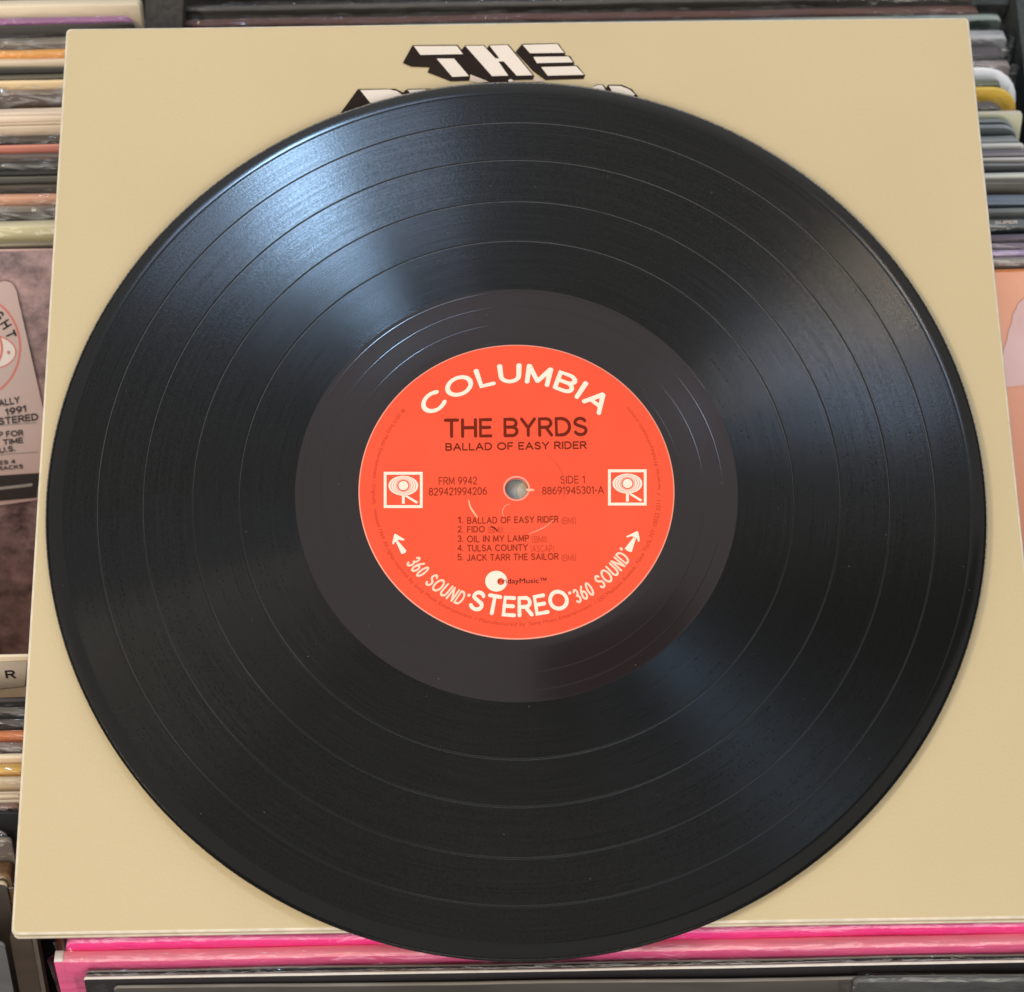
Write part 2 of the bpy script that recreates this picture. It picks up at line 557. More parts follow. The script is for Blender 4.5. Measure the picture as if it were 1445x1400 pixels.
def groove_mat(name, seed, base=.006, rough=.15, an=.82, ior=1.50, sparkle=.55, fine=1.0, gain=.84, sharp=.42, tint=(1, 1.03, 1.0)):
    m = bpy.data.materials.new(name)
    m.use_nodes = True
    nt = m.node_tree
    N, L = nt.nodes, nt.links
    N.remove(N['Principled BSDF'])
    out = N['Material Output']
    tc = N.new('ShaderNodeTexCoord')
    sep = N.new('ShaderNodeSeparateXYZ')
    L.new(tc.outputs['Object'], sep.inputs[0])

    def M(op, a, b=None):
        n = N.new('ShaderNodeMath')
        n.operation = op
        for k, v in ((0, a), (1, b)):
            if v is None:
                continue
            if isinstance(v, (int, float)):
                n.inputs[k].default_value = v
            else:
                L.new(v, n.inputs[k])
        return n.outputs[0]
    x2 = M('MULTIPLY', sep.outputs[0], sep.outputs[0])
    y2 = M('MULTIPLY', sep.outputs[1], sep.outputs[1])
    r = M('SQRT', M('ADD', x2, y2))
    th = M('ARCTAN2', sep.outputs[1], sep.outputs[0])
    cmb = N.new('ShaderNodeCombineXYZ')
    L.new(M('MULTIPLY', r, 2600.0), cmb.inputs[0])
    L.new(M('MULTIPLY', th, 3.0), cmb.inputs[1])
    cmb.inputs[2].default_value = seed
    n1 = N.new('ShaderNodeTexNoise')           # long arcs: modulation cut into the grooves
    n1.inputs['Scale'].default_value = 1.0
    n1.inputs['Detail'].default_value = 3
    L.new(cmb.outputs[0], n1.inputs['Vector'])
    cmb2 = N.new('ShaderNodeCombineXYZ')
    L.new(M('MULTIPLY', r, 1700.0), cmb2.inputs[0])
    L.new(M('MULTIPLY', th, 160.0), cmb2.inputs[1])
    cmb2.inputs[2].default_value = seed + 5
    n2 = N.new('ShaderNodeTexNoise')           # short flecks
    n2.inputs['Scale'].default_value = 1.0
    n2.inputs['Detail'].default_value = 2
    L.new(cmb2.outputs[0], n2.inputs['Vector'])
    h = M('ADD', M('MULTIPLY', n1.outputs[0], .62), M('MULTIPLY', n2.outputs[0], .72))
    bp = N.new('ShaderNodeBump')
    bp.inputs['Strength'].default_value = .026 * fine
    bp.inputs['Distance'].default_value = .00035
    L.new(h, bp.inputs['Height'])
    mr = N.new('ShaderNodeMapRange')
    mr.inputs[1].default_value = .45
    mr.inputs[2].default_value = .95
    mr.inputs[3].default_value = (1 - sparkle) * gain
    mr.inputs[4].default_value = gain
    L.new(h, mr.inputs[0])
    tg = N.new('ShaderNodeTangent')
    tg.direction_type = 'RADIAL'
    tg.axis = 'Z'
    gl = N.new('ShaderNodeBsdfAnisotropic')
    gl.distribution = 'GGX'
    gl.inputs['Roughness'].default_value = rough
    gl.inputs['Anisotropy'].default_value = an
    L.new(tg.outputs[0], gl.inputs['Tangent'])
    L.new(bp.outputs[0], gl.inputs['Normal'])
    L.new(mr.outputs[0], gl.inputs['Color'])
    df = N.new('ShaderNodeBsdfDiffuse')
    df.inputs[0].default_value = (base * tint[0], base * tint[1], base * tint[2], 1)
    fr = N.new('ShaderNodeFresnel')
    fr.inputs[0].default_value = ior
    mx = N.new('ShaderNodeMixShader')
    g2 = N.new('ShaderNodeBsdfAnisotropic')     # the flat land between the grooves
    g2.distribution = 'GGX'
    g2.inputs['Roughness'].default_value = .125
    L.new(bp.outputs[0], g2.inputs['Normal'])
    L.new(mr.outputs[0], g2.inputs['Color'])
    mg = N.new('ShaderNodeMixShader')
    mg.inputs[0].default_value = sharp
    L.new(gl.outputs[0], mg.inputs[1])
    L.new(g2.outputs[0], mg.inputs[2])
    L.new(fr.outputs[0], mx.inputs[0])
    L.new(df.outputs[0], mx.inputs[1])
    L.new(mg.outputs[0], mx.inputs[2])
    L.new(mx.outputs[0], out.inputs[0])
    return m


M_GROOVE = [groove_mat('grooved_vinyl_%d' % k, k * 7.3) for k in range(5)]
M_DEAD = groove_mat('run_out_vinyl', 50, .013, .09, .2, 1.58, .15, .1, 1.0, 0, (1.45, 1.0, 1.12))
M_EDGE = groove_mat('vinyl_edge', 80, .005, .22, .1, 1.30, .95, .3, .9, 0)
M_RIM = groove_mat('rim_vinyl', 60, .008, .12, .2, 1.48, .25, .3, .85, 0)
M_GAP = groove_mat('track_gap_vinyl', 70, .014, .3, .5, 1.5, .6, .1, .38, 0)


def d_warp(r, a):
    return (.00035 * sin(2 * a + .6) + .0002 * sin(3 * a + 2)) * (r / .15) ** 2


def lathe(name, prof, m, parent, seg=256, closed=False, warp=True):
    V, F = [], []
    n = len(prof)
    for k in range(seg):
        a = 2 * pi * k / seg
        for r, z in prof:
            V.append((r * cos(a), r * sin(a), z + (d_warp(r, a) if warp else 0)))
    for k in range(seg):
        k2 = (k + 1) % seg
        for i in range(n - 1 if not closed else n):
            j = (i + 1) % n
            F.append((k * n + i, k2 * n + i, k2 * n + j, k * n + j))
    me = pymesh(name, V, F)
    o = link(name, me, m, parent, True)
    return o


record = empty('vinyl_record', DC)
RS = 1.0045
record.scale = (RS, RS, 1)
tag(record, 'black long-playing vinyl record with a red centre label lying on the beige sleeve', 'vinyl record')
T = DZ
GAPS = [.1344, .1198, .1040, .0891]
R_IN, R_OUT = .0710, .1452
# rim: raised bead and run-in land
lathe('rim', [(.1452, T - .00010), (.1455, T - .00007), (.1459, T - .00004), (.1464, T - .00004), (.1472, T - .00006), (.1480, T - .00012), (.1490, T - .00021), (.1497, T - .00029)], M_RIM, record, 384)
lathe('edge', [(.1497, T - .00029), (.1503, T - .00045), (.1507, T - .00075), (.1508, T * .5), (.1506, .00045), (.1500, .00015), (.1490, 0), (.1452, 0)], M_EDGE, record, 384)
b = [R_OUT] + GAPS + [R_IN]
for k in range(5):
    r1, r0 = b[k] - (.00035 if k else 0), b[k + 1] + (.00035 if k < 4 else 0)
    prof = [(r1 - (r1 - r0) * i / 8, T - .00010) for i in range(9)]
    lathe('groove_band', list(reversed(prof)), M_GROOVE[k], record, 256)
for r in GAPS:
    lathe('track_gap', [(r - .00035, T - .00010), (r - .00012, T - .00024), (r + .00012, T - .00024), (r + .00035, T - .00010)], M_GAP, record, 256)
lathe('run_out_area', [(.0500, T - .00016), (.0510, T - .00012), (.054, T - .00010), (.062, T - .00012), (.0700, T - .00012), (.0710, T - .00010)], M_DEAD, record, 256)
lathe('underside', [(.0036, 0), (.05, 0), (.1452, 0)], M_RIM, record, 256)
# wound run-out spiral between the last track and the label
V, F = [], []
NS = 900
for i in range(NS + 1):
    t = i / NS
    a = .5 + t * 2 * pi * 3.2
    r = .0706 - .0192 * t ** 1.15
    for dr, z in ((-.00022, T - .00011), (0, T - .000098), (.00022, T - .00011)):
        V.append(((r + dr) * cos(a), (r + dr) * sin(a), z + d_warp(r, a)))
for i in range(NS):
    for q in range(2):
        F.append((i * 3 + q, i * 3 + q + 1, i * 3 + q + 4, i * 3 + q + 3))
link('run_out_groove', pymesh('run_out_groove', V, F), M_DEAD, record, True)

# dust on the playing surface
RD = random.Random(5)
V, F = [], []
for i in range(70):
    r, a = RD.uniform(.054, .148), RD.uniform(0, 2 * pi)
    q = RD.uniform(.00007, .00019)
    el = RD.uniform(.5, 2.2)
    rot_ = RD.uniform(0, pi)
    b0 = len(V)
    for k in range(6):
        u, v = q * el * cos(k * pi / 3), q / el * sin(k * pi / 3)
        V.append((r * cos(a) + u * cos(rot_) - v * sin(rot_), r * sin(a) + u * sin(rot_) + v * cos(rot_), T + .00003 + d_warp(r, a)))
    F.append(tuple(range(b0, b0 + 6)))
dust = link('dust', pymesh('dust', V, F), mat('grey_dust', (.11, .11, .105), .9), record)
dust['kind'] = 'stuff'

# ---- centre label
M_RED = mat('red_label_paper', (.88, .092, .040), .6, .05, (40, 40, 40), .06, 1500, .15, col2=(.86, .100, .045))
M_REDEDGE = mat('label_edge_pale', (.85, .33, .24), .5)  # paler red, the label's edge highlight put into the colour
LZ = T + .00008
label = lathe('label', [(.0036, T - .0008), (.0036, LZ - .00003), (.0039, LZ + .00002), (.0045, LZ), (.02, LZ), (.04, LZ), (.0500, LZ), (.0503, LZ)],
              M_RED, record, 192, warp=False)
lathe('label_rim', [(.0503, LZ + .00001), (.05058, LZ - .00002), (.0507, LZ - .00012), (.0507, LZ - .0003)], M_REDEDGE, label, 192, warp=False)
lathe('spindle_hole_edge', [(.0037, LZ - .0001), (.00375, LZ + .00006), (.00415, LZ + .00005), (.0043, LZ + .00001)], M_REDEDGE, label, 64, warp=False)
lathe('spindle_hole_wall', [(.00365, 0), (.0036, LZ - .0001)], M_DEAD, label, 64, warp=False)

M_CREAM = mat('cream_label_print', (.93, .80, .66), .6, spec=.2)
M_CREAM2 = mat('peach_label_print', (.92, .66, .50), .6, spec=.2)
M_PINK = mat('pink_label_print', (.80, .42, .33), .5)
M_DARK = mat('dark_red_label_print', (.16, .018, .006), .7, spec=.1)
M_DARK2 = mat('brown_label_print', (.30, .030, .010), .7, spec=.1)
M_FAINT = mat('faint_label_print', (.60, .060, .025), .7, spec=.1)
M_INK = mat('black_label_print', (.05, .014, .010), .7, spec=.1)
PZ = LZ + .00005


def lab(px, py):
    p = at(px, py, DC.z + LZ)
    return ((p.x - DC.x) / RS, (p.y - DC.y) / RS)


def ltext(name, body, x0, y0, x1, y1, m, w=.15, gap=.24, wx=1.0, lift=0, space=.42):
    a, b_ = lab(x0, y1), lab(x1, y0)
    # keep the baseline level on the label
    c0 = lab(x0, y1)
    c1 = lab(x1, y1)
    by = (c0[1] + c1[1]) / 2
    h = lab((x0 + x1) / 2, y0)[1] - lab((x0 + x1) / 2, y1)[1]
    fn = lambda u, v: Vector((a[0] + (b_[0] - a[0]) * u, by + h * v, PZ + lift))
    if w is None:
        return text_map(name, body, fn, m, label, 0.0)
    return pen_text(name, body, fn, m, label, w, gap, wx, space)


def arc_text(name, body, r0, r1, a0, a1, m, bottom=False, w=None, gap=.24, wx=1.0, slant=0, space=.42):
    """a0..a1 degrees clockwise from the top (top arcs) or from the bottom, counter-clockwise (bottom arcs)"""
    r0, r1 = r0 * 1.01, r1 * 1.01

    def fn(u, v):
        a = radians(a0 + (a1 - a0) * u)
        r = r0 + (r1 - r0) * v
        if bottom:
            return Vector((r * sin(a), -r * cos(a), PZ))
        return Vector((r * sin(a), r * cos(a), PZ))
    if w is None:
        return text_map(name, body, fn, m, label, 0.0)
    return pen_text(name, body, fn, m, label, w, gap, wx, space, slant)


arc_text('company_name', 'COLUMBIA', .0365, .0435, -47.2, 47.6, M_CREAM, False, .18, .33, .95)
arc_text('stereo_mark', 'STEREO', .0430, .0361, -22.0, 22.8, M_CREAM, True, .185, .26, .90)
arc_text('sound_mark', '360 SOUND”', .0431, .0382, -55.0, -22.8, M_CREAM2, True, .15, .22, .58, .10, .42)
arc_text('sound_mark', '“360 SOUND”', .0431, .0382, 23.6, 58.0, M_CREAM2, True, .15, .22, .58, .10, .42)
ltext('artist_name', 'THE BYRDS', 626.5, 589.5, 828.5, 617, M_DARK, .165, .27, 1.0, 0, .5)
ltext('album_title', 'BALLAD OF EASY RIDER', 628.5, 624, 827.5, 635, M_DARK, .18, .32, 1.15, 0, .55)
ltext('catalogue_number', 'FRM 9942', 619, 673, 673, 684, M_DARK2, .12, .26, .9)
ltext('barcode_number', '829421994206', 605, 688, 687, 699, M_DARK2, .12, .2, .8)
ltext('side_mark', 'SIDE 1', 791, 671.5, 825, 682.5, M_DARK2, .12, .26, .9)
ltext('matrix_number', '88691945301-A', 765, 686.5, 852, 697.5, M_DARK2, .12, .2, .8)
rows = [(729, 738.5, '1.', 'BALLAD OF EASY RIDER', 788, '(BMI)', 812.5), (742.5, 751.5, '2.', 'FIDO', 684, '(BMI)', 709),
        (755.5, 765, '3.', 'OIL IN MY LAMP', 746.5, '(BMI)', 771), (768.5, 778, '4.', 'TULSA COUNTY', 744.5, '(ASCAP)', 781.5),
        (781.5, 791, '5.', 'JACK TARR THE SAILOR', 788, '(BMI)', 812.5)]
for y0, y1, n_, tt, xe, br, xb in rows:
    ltext('track_number', n_, 645.8, y0, 653.5, y1, M_DARK2, .155)
    ltext('track_title', tt, 659, y0, xe, y1, M_DARK2, .155, .26, .85)
    ltext('rights_note', br, xe + 4.5, y0 + 1, xb, y1 + 1, M_FAINT, .11)
# distributor's mark: white disc, small red disc, tiny lettering


def disc_pts(px, py, rx, ry=None, n=32):
    ry = ry or rx * .94
    return [lab(px + rx * cos(2 * pi * i / n), py + ry * sin(2 * pi * i / n)) for i in range(n)]


fm = flat_poly('distributor_disc', disc_pts(700.3, 820.3, 15.6), M_CREAM, label, PZ)
flat_poly('distributor_disc', disc_pts(706.8, 820.8, 5.2), M_RED, label, PZ + .00002)
ltext('distributor_name', 'FridayMusic™', 703.5, 816, 771, 825.5, M_INK, None, 0, 1, .00004)


def eye_logo(x0, y0, x1, y1, ex, ey):
    t = 4.0
    for q in (((x0, y0), (x1, y0), (x1, y0 + t), (x0, y0 + t)), ((x0, y1 - t), (x1, y1 - t), (x1, y1), (x0, y1)),
              ((x0, y0 + t), (x0 + t, y0 + t), (x0 + t, y1 - t), (x0, y1 - t)), ((x1 - t, y0 + t), (x1, y0 + t), (x1, y1 - t), (x1 - t, y1 - t))):
        flat_poly('logo_frame', [lab(*p) for p in q], M_CREAM, label, PZ)
    flat_poly('logo_eye', disc_pts(ex, ey, 21, 14), M_CREAM, label, PZ)
    for k, (rx, ry, m) in enumerate(((18.2, 12.6, M_PINK), (16.6, 11.9, M_CREAM), (14.6, 11.2, M_PINK), (13.0, 10.4, M_CREAM), (11.2, 9.6, M_PINK), (8.3, 7.8, M_RED), (6.8, 6.4, M_CREAM))):
        flat_poly('logo_ring', disc_pts(ex, ey, rx, ry), m, label, PZ + .000012 * (k + 1))
    s = [(ex - 2, ey + 13.5), (ex + 2, ey + 13.5), (ex + 2, ey + 25.5), (ex - 2, ey + 25.5)]
    flat_poly('logo_leg', [lab(*p) for p in s], M_CREAM, label, PZ + .00001)
    s = [(ex + 2, ey + 15), (ex + 5, ey + 13.5), (ex + 21, ey + 23), (ex + 18.5, ey + 25.5)]
    flat_poly('logo_leg', [lab(*p) for p in s], M_CREAM, label, PZ + .00002)


eye_logo(541.5, 666, 596.5, 717, 569.2, 685.5)
eye_logo(858, 662.5, 912.5, 713.5, 885.4, 682.5)


def cropped(ox, oy, pts, s=6.02):
    return [lab(ox + x / s, oy + y / s) for x, y in pts]


flat_poly('arrow_head', cropped(490, 690, [(400, 383), (412, 383), (486, 428), (482, 440), (438, 432), (425, 440), (402, 455), (396, 472), (384, 468), (384, 452)]), M_CREAM, label, PZ)
flat_poly('arrow_tail', cropped(490, 690, [(413, 448), (430, 440), (503, 524), (492, 545), (460, 553)]), M_CREAM, label, PZ + .00001)
flat_poly('arrow_head', cropped(720, 690, [(1078, 359), (1088, 366), (1100, 425), (1096, 448), (1086, 450), (1078, 425), (1050, 408), (1030, 402), (990, 414), (986, 402)]), M_CREAM, label, PZ)
flat_poly('arrow_tail', cropped(720, 690, [(1047, 412), (1068, 422), (1032, 536), (1000, 530), (972, 508)]), M_CREAM, label, PZ + .00001)
# legal line round the rim, read counter-clockwise through the bottom
RI, RO = .0462, .0446
for body, a0, a1 in (('℗ 2013 Sony Music Entertainment / Originally', -128, -84), ('released 1969. All rights reserved', -82, -50),
                     ('by Sony Music Entertainment', -48.5, -19), ('/ Manufactured by', -17.5, 2.5), ('Sony Music Entertainment', 4, 30),
                     ('/ 550 Madison Avenue,', 31.5, 54), ('New York, NY 10022 3211', 55.5, 84), ('/ www.fridaymusic.com', 86, 127)):
    arc_text('legal_line', body, RI, RO, a0, a1, M_FAINT, True)
# marks left by turntable spindles
M_SCUFF = mat('spindle_scuff', (.88, .24, .13), .5)
M_SCUFF2 = mat('spindle_scuff_bright', (.9, .45, .28), .5)
M_SCD = mat('spindle_scuff_dark', (.62, .06, .032), .5)


def strip(name, pts, w, m, lift):
    P = [Vector(lab(*p)) for p in pts]
    Q = []
    for i in range(len(P) - 1):                # smooth with a Catmull-Rom
        p0, p1, p2, p3 = P[max(0, i - 1)], P[i], P[i + 1], P[min(len(P) - 1, i + 2)]
        for k in range(6):
            t = k / 6
            Q.append(.5 * ((2 * p1) + (p2 - p0) * t + (2 * p0 - 5 * p1 + 4 * p2 - p3) * t * t + (3 * p1 - p0 - 3 * p2 + p3) * t ** 3))
    Q.append(P[-1])
    V = []
    for i, q in enumerate(Q):
        d = (Q[min(i + 1, len(Q) - 1)] - Q[max(i - 1, 0)]).normalized()
        k = sin(pi * (i + .3) / (len(Q) - .4)) ** .5 * w / 2
        V += [(q.x - d.y * k, q.y + d.x * k, lift), (q.x + d.y * k, q.y - d.x * k, lift)]
    F = [(2 * i, 2 * i + 1, 2 * i + 3, 2 * i + 2) for i in range(len(Q) - 1)]
    return link(name, pymesh(name, V, F), m, label)


strip('scuff', [(661, 705), (664, 716), (669, 724), (674, 731)], .0006, M_SCUFF2, PZ + .00003)
strip('scuff', [(745, 754), (758, 749), (770, 743), (781, 734)], .0005, M_SCUFF, PZ + .00003)
strip('scuff', [(742, 691), (748, 691.5), (754, 691.5)], .0009, M_SCUFF2, PZ + .00003)
strip('scuff', [(770, 640), (782, 651), (791, 663), (796, 676), (797, 690), (795, 705)], .00022, M_SCD, PZ + .00003)
strip('scuff', [(711, 730), (709, 722), (713, 714), (721, 711)], .0004, M_SCUFF, PZ + .00003)
strip('scuff', [(692, 743), (697, 745), (703, 750)], .0004, M_INK, PZ + .00006)

# what shows through the spindle hole
M_AQUA = mat('grey_aqua_print', (.36, .40, .38), .5, .3, (300, 300, 300), col2=(.42, .38, .38))
M_PALE = mat('pale_green_print', (.55, .58, .46), .5, .2, (300, 300, 300), col2=(.60, .52, .38))
flat_poly('artwork_print', [(DC.x + .011 * cos(i / 20 * pi), DC.y + .011 * sin(i / 20 * pi)) for i in range(40)], M_AQUA, sleeve, .0006)
flat_poly('artwork_print', [(DC.x + .0024 + .0021 * cos(i / 12 * pi), DC.y + .0002 + .0032 * sin(i / 12 * pi)) for i in range(24)], M_PALE, sleeve, .00064)

# unseen black block, added and shaped to mirror as a dark band in the vinyl
DM = mat('black_duct_paint', (.006, .006, .006), .8, spec=.1)


def dark_block():
    c = [mirror_pos(px, py, 1.25)[0] for px, py in ((770, 880), (1750, 868), (1750, 972), (800, 974))]
    zt = .24
    V = []
    z0 = sum(p.z for p in c) / 4
    def hit(px, py):
        p = at(px, py, .003)
        d = (p - CAM).normalized()
        d.z = -d.z
        return p + d * ((z0 - p.z) / d.z)
    q = [hit(*p) for p in ((800, 885), (1000, 850), (1250, 810), (1750, 780), (1750, 985), (850, 982), (805, 966), (779, 948), (770, 925), (778, 900))]
    n = len(q)
    V = [Vector(p) for p in q] + [Vector((p.x, p.y, z0 + zt)) for p in q]
    F = [tuple(range(n)), tuple(reversed(range(n, 2 * n)))] + [(i, i + n, (i + 1) % n + n, (i + 1) % n) for i in range(n)]
    o = link('ceiling_duct', pymesh('ceiling_duct', V, F), DM)
    o['kind'] = 'structure'
    o['label'] = 'unseen black block added overhead, mirrored as a dark band in the vinyl'


dark_block()

# ------------------------------------------------------------------ the record bins underneath
M_FLOOR = mat('dark_bin_floor', (.012, .011, .010), .9, .3, (20, 20, 20))
M_FELT = mat('grey_bin_board', (.085, .080, .072), .85, .35, (500, 500, 500), .3, 1200, .2)
M_FELTR = mat('grey_bin_board_cool', (.075, .085, .088), .85, .35, (500, 500, 500), .3, 1200, .2)
M_BLACKP = mat('black_bin_panel', (.010, .011, .012), .8, .2, (100, 100, 100), spec=.15)


def slab(name, pts, z0, z1, m, parent=None, zfun=None):
    """vertical-sided slab over the plan outline pts"""
    n = len(pts)
    V = [(x, y, z0) for x, y in pts] + [(x, y, zfun(x, y) if zfun else z1) for x, y in pts]
    F = [tuple(reversed(range(n))), tuple(range(n, 2 * n))] + [(i, (i + 1) % n, (i + 1) % n + n, i + n) for i in range(n)]
    return link(name, pymesh(name, V, F), m, parent)


fl = slab('bin_floor', [(-.9, -.75), (.9, -.75), (.9, .75), (-.9, .75)], -.44, -.42, M_FLOOR)
fl['kind'] = 'structure'
fl['label'] = 'dark floor of the record bins'

RNG = random.Random(11)


def lerp(a, b_, t):
    return a + (b_ - a) * t


class Column:
    """a row of records leaning back in a bin. zf: height of the tops by image row; xe: plan x of the fixed end"""
    def __init__(self, name, ref_px, slope, lean, z_a, z_b, side, group):
        self.name, self.ref, self.slope, self.lean = name, ref_px, slope, radians(lean)
        self.za, self.zb, self.side, self.group = z_a, z_b, side, group

    def z(self, py):
        (ya, a), (yb, b_) = self.za, self.zb
        return lerp(a, b_, (py - ya) / (yb - ya))

    def frame(self, py, dz=0, slope=None, dlean=0):
        z = self.z(py) + dz
        p = at(self.ref, py, z)
        q = at(self.ref + 60, py + 60 * (self.slope if slope is None else slope), z)
        a = atan2(q.y - p.y, q.x - p.x)
        return p, a, z


def leaning_root(name, top, a, lean, H):
    """Empty at the base of a leaning record; local x along it, y through its thickness, z up its height"""
    rot = Matrix.Rotation(a, 3, 'Z') @ Matrix.Rotation(-lean, 3, 'X')
    base = top - rot @ Vector((0, 0, H))
    e = empty(name, base, rot.to_euler())
    return e, rot


def jacket(name, x0, x1, y0, y1, H, mats, parent, seed, rtop=None, rc=.002, amp=.0004, drop=0, nx=42, h=None, wav=1.0, amp_y=None):
    """one board or box: rounded top edge, rounded top corners, slightly uneven line. mats = [face, edge]"""
    t = y1 - y0
    r = min(t * .48, rtop if rtop is not None else .0008)
    V, F = [], []
    prof = [(0, -(h or H)), (0, -.02), (0, -.008), (0, -r), (r * .3, -r * .3), (r, 0), (t - r, 0), (t - r * .3, -r * .3), (t, -r), (t, -.008), (t, -(h or H))]
    m = len(prof)
    xs = [x0 + (x1 - x0) * i / nx for i in range(nx + 1)]
    xs = sorted(set([x0, x1, x0 + rc, x1 - rc] + [x0 + rc * k for k in (.03, .12, .28, .5, .75)] + [x1 - rc * k for k in (.03, .12, .28, .5, .75)] + [x for x in xs if x0 + rc < x < x1 - rc]))
    ay = amp if amp_y is None else amp_y
    for x in xs:
        e = min(x - x0, x1 - x)
        cd = 0 if e >= rc else rc - math.sqrt(max(0, rc * rc - (rc - e) ** 2))
        wz = amp * noise.noise(Vector((x * 22 * wav, seed * 3.1, .5))) + amp * .4 * noise.noise(Vector((x * 90 * wav, seed * 1.7, 4.5)))
        wy = ay * noise.noise(Vector((x * 16 * wav, seed * 5.3, 9.5)))
        for i, (py_, pz) in enumerate(prof):
            k = 1 if pz > -.02 else 0
            V.append((x, y0 + py_ + wy * k, H - drop + pz + (wz if pz > -.015 else 0) - (cd if pz > -.0085 else 0)))
    n = len(xs)
    for j in range(n - 1):
        for i in range(m):
            a_, b_ = j * m + i, j * m + (i + 1) % m
            F.append((a_, a_ + m, b_ + m, b_))
    F.append(tuple(range(m)))
    F.append(tuple(reversed(range((n - 1) * m, n * m))))
    me = pymesh(name, V, F)
    o = link(name, me, mats, parent, True)
    if len(mats) > 1:
        for k in range(n - 1):
            for i in (3, 4, 5, 6, 7):
                me.polygons[k * m + i].material_index = 1
    me.polygons[len(F) - 1].use_smooth = False
    me.polygons[len(F) - 2].use_smooth = False
    return o


def wrap(x0, x1, y0, y1, H, parent, seed, m, amp=.0009, nx=110, rc=.004, flap=True):
    """loose film over the top of a record: puckered, standing off the corners"""
    V, F = [], []
    t = y1 - y0
    prof = [(-.0004, -.16), (-.0004, -.09), (-.0004, -.05), (-.0005, -.026), (-.0006, -.014), (-.0006, -.007), (-.0004, -.002), (0, .0005), (t * .3, .0009), (t * .7, .0009), (t, .0004)]
    m_ = len(prof)
    X0, X1 = x0 - .0012, x1 + .0012
    for j in range(nx + 1):
        x = X0 + (X1 - X0) * j / nx
        e = min(x - X0, X1 - x)
        cd = 0 if e >= rc else rc - math.sqrt(max(0, rc * rc - (rc - e) ** 2))
        near = math.exp(-max(0, e - .004) / .012)
        for i, (a_, b_) in enumerate(prof):
            k = 1 if i > 3 else .35
            n1 = noise.noise(Vector((x * 120, i * .45, seed)))
            n2 = noise.noise(Vector((x * 330, i * .8, seed + 7)))
            A_ = amp * (1 + 1.2 * near)
            V.append((x, y0 + a_ - abs(n1) * A_ * .7 * (1 if i < 7 else 0) + (.0002 if i > 8 else 0), H + b_ + (n1 * .8 + n2 * .5) * A_ * k * (1 if i > 5 else .3) + (.0004 if i > 6 else 0) - (cd if i > 4 else 0)))
    for j in range(nx):
        for i in range(m_ - 1):
            q = j * m_ + i
            F.append((q, q + m_, q + m_ + 1, q + 1))
    o = link('plastic_wrap', pymesh('plastic_wrap', V, F), m, parent, True)
    if flap:
        # twisted corner ears of film
        for s_, xe in ((-1, X0), (1, X1)):
            V, F = [], []
            b0 = 0
            for i in range(7):
                u = i / 6
                for k in range(5):
                    v = k / 4
                    nn = noise.noise(Vector((u * 5, v * 5 + s_ * 3, seed)))
                    V.append((xe + s_ * (.0002 + .0026 * sin(v * pi) * (1 - u * .7)) + nn * .0009, y0 + t * (.1 + .85 * v) + nn * .0006, H - rc * .5 - .028 * u + nn * .001))
            for i in range(6):
                for k in range(4):
                    q = b0 + i * 5 + k
                    F.append((q, q + 1, q + 6, q + 5) if s_ > 0 else (q, q + 5, q + 6, q + 1))
            link('wrap_corner', pymesh('wrap_corner', V, F), m, parent, True)
    return o


_nm = [0]


def rec_mats(face, edge, tint_var=.45):
    _nm[0] += 1
    k = _nm[0]
    f = mat('cover_print_%d' % k, srgb(*face), .42, tint_var, (RNG.uniform(14, 30), 40, 70), .02, 800, .4)
    e = mat('cover_edge_%d' % k, srgb(*edge), .5, tint_var * .8, (RNG.uniform(20, 60), 700, 700), .15, 1500, .35)
    return [f, e]


M_GAPK = mat('shadowed_inner_paper', (.05, .045, .04), .9)
M_PAPER = mat('white_inner_paper', (.60, .55, .48), .7, .2, (40, 400, 400))


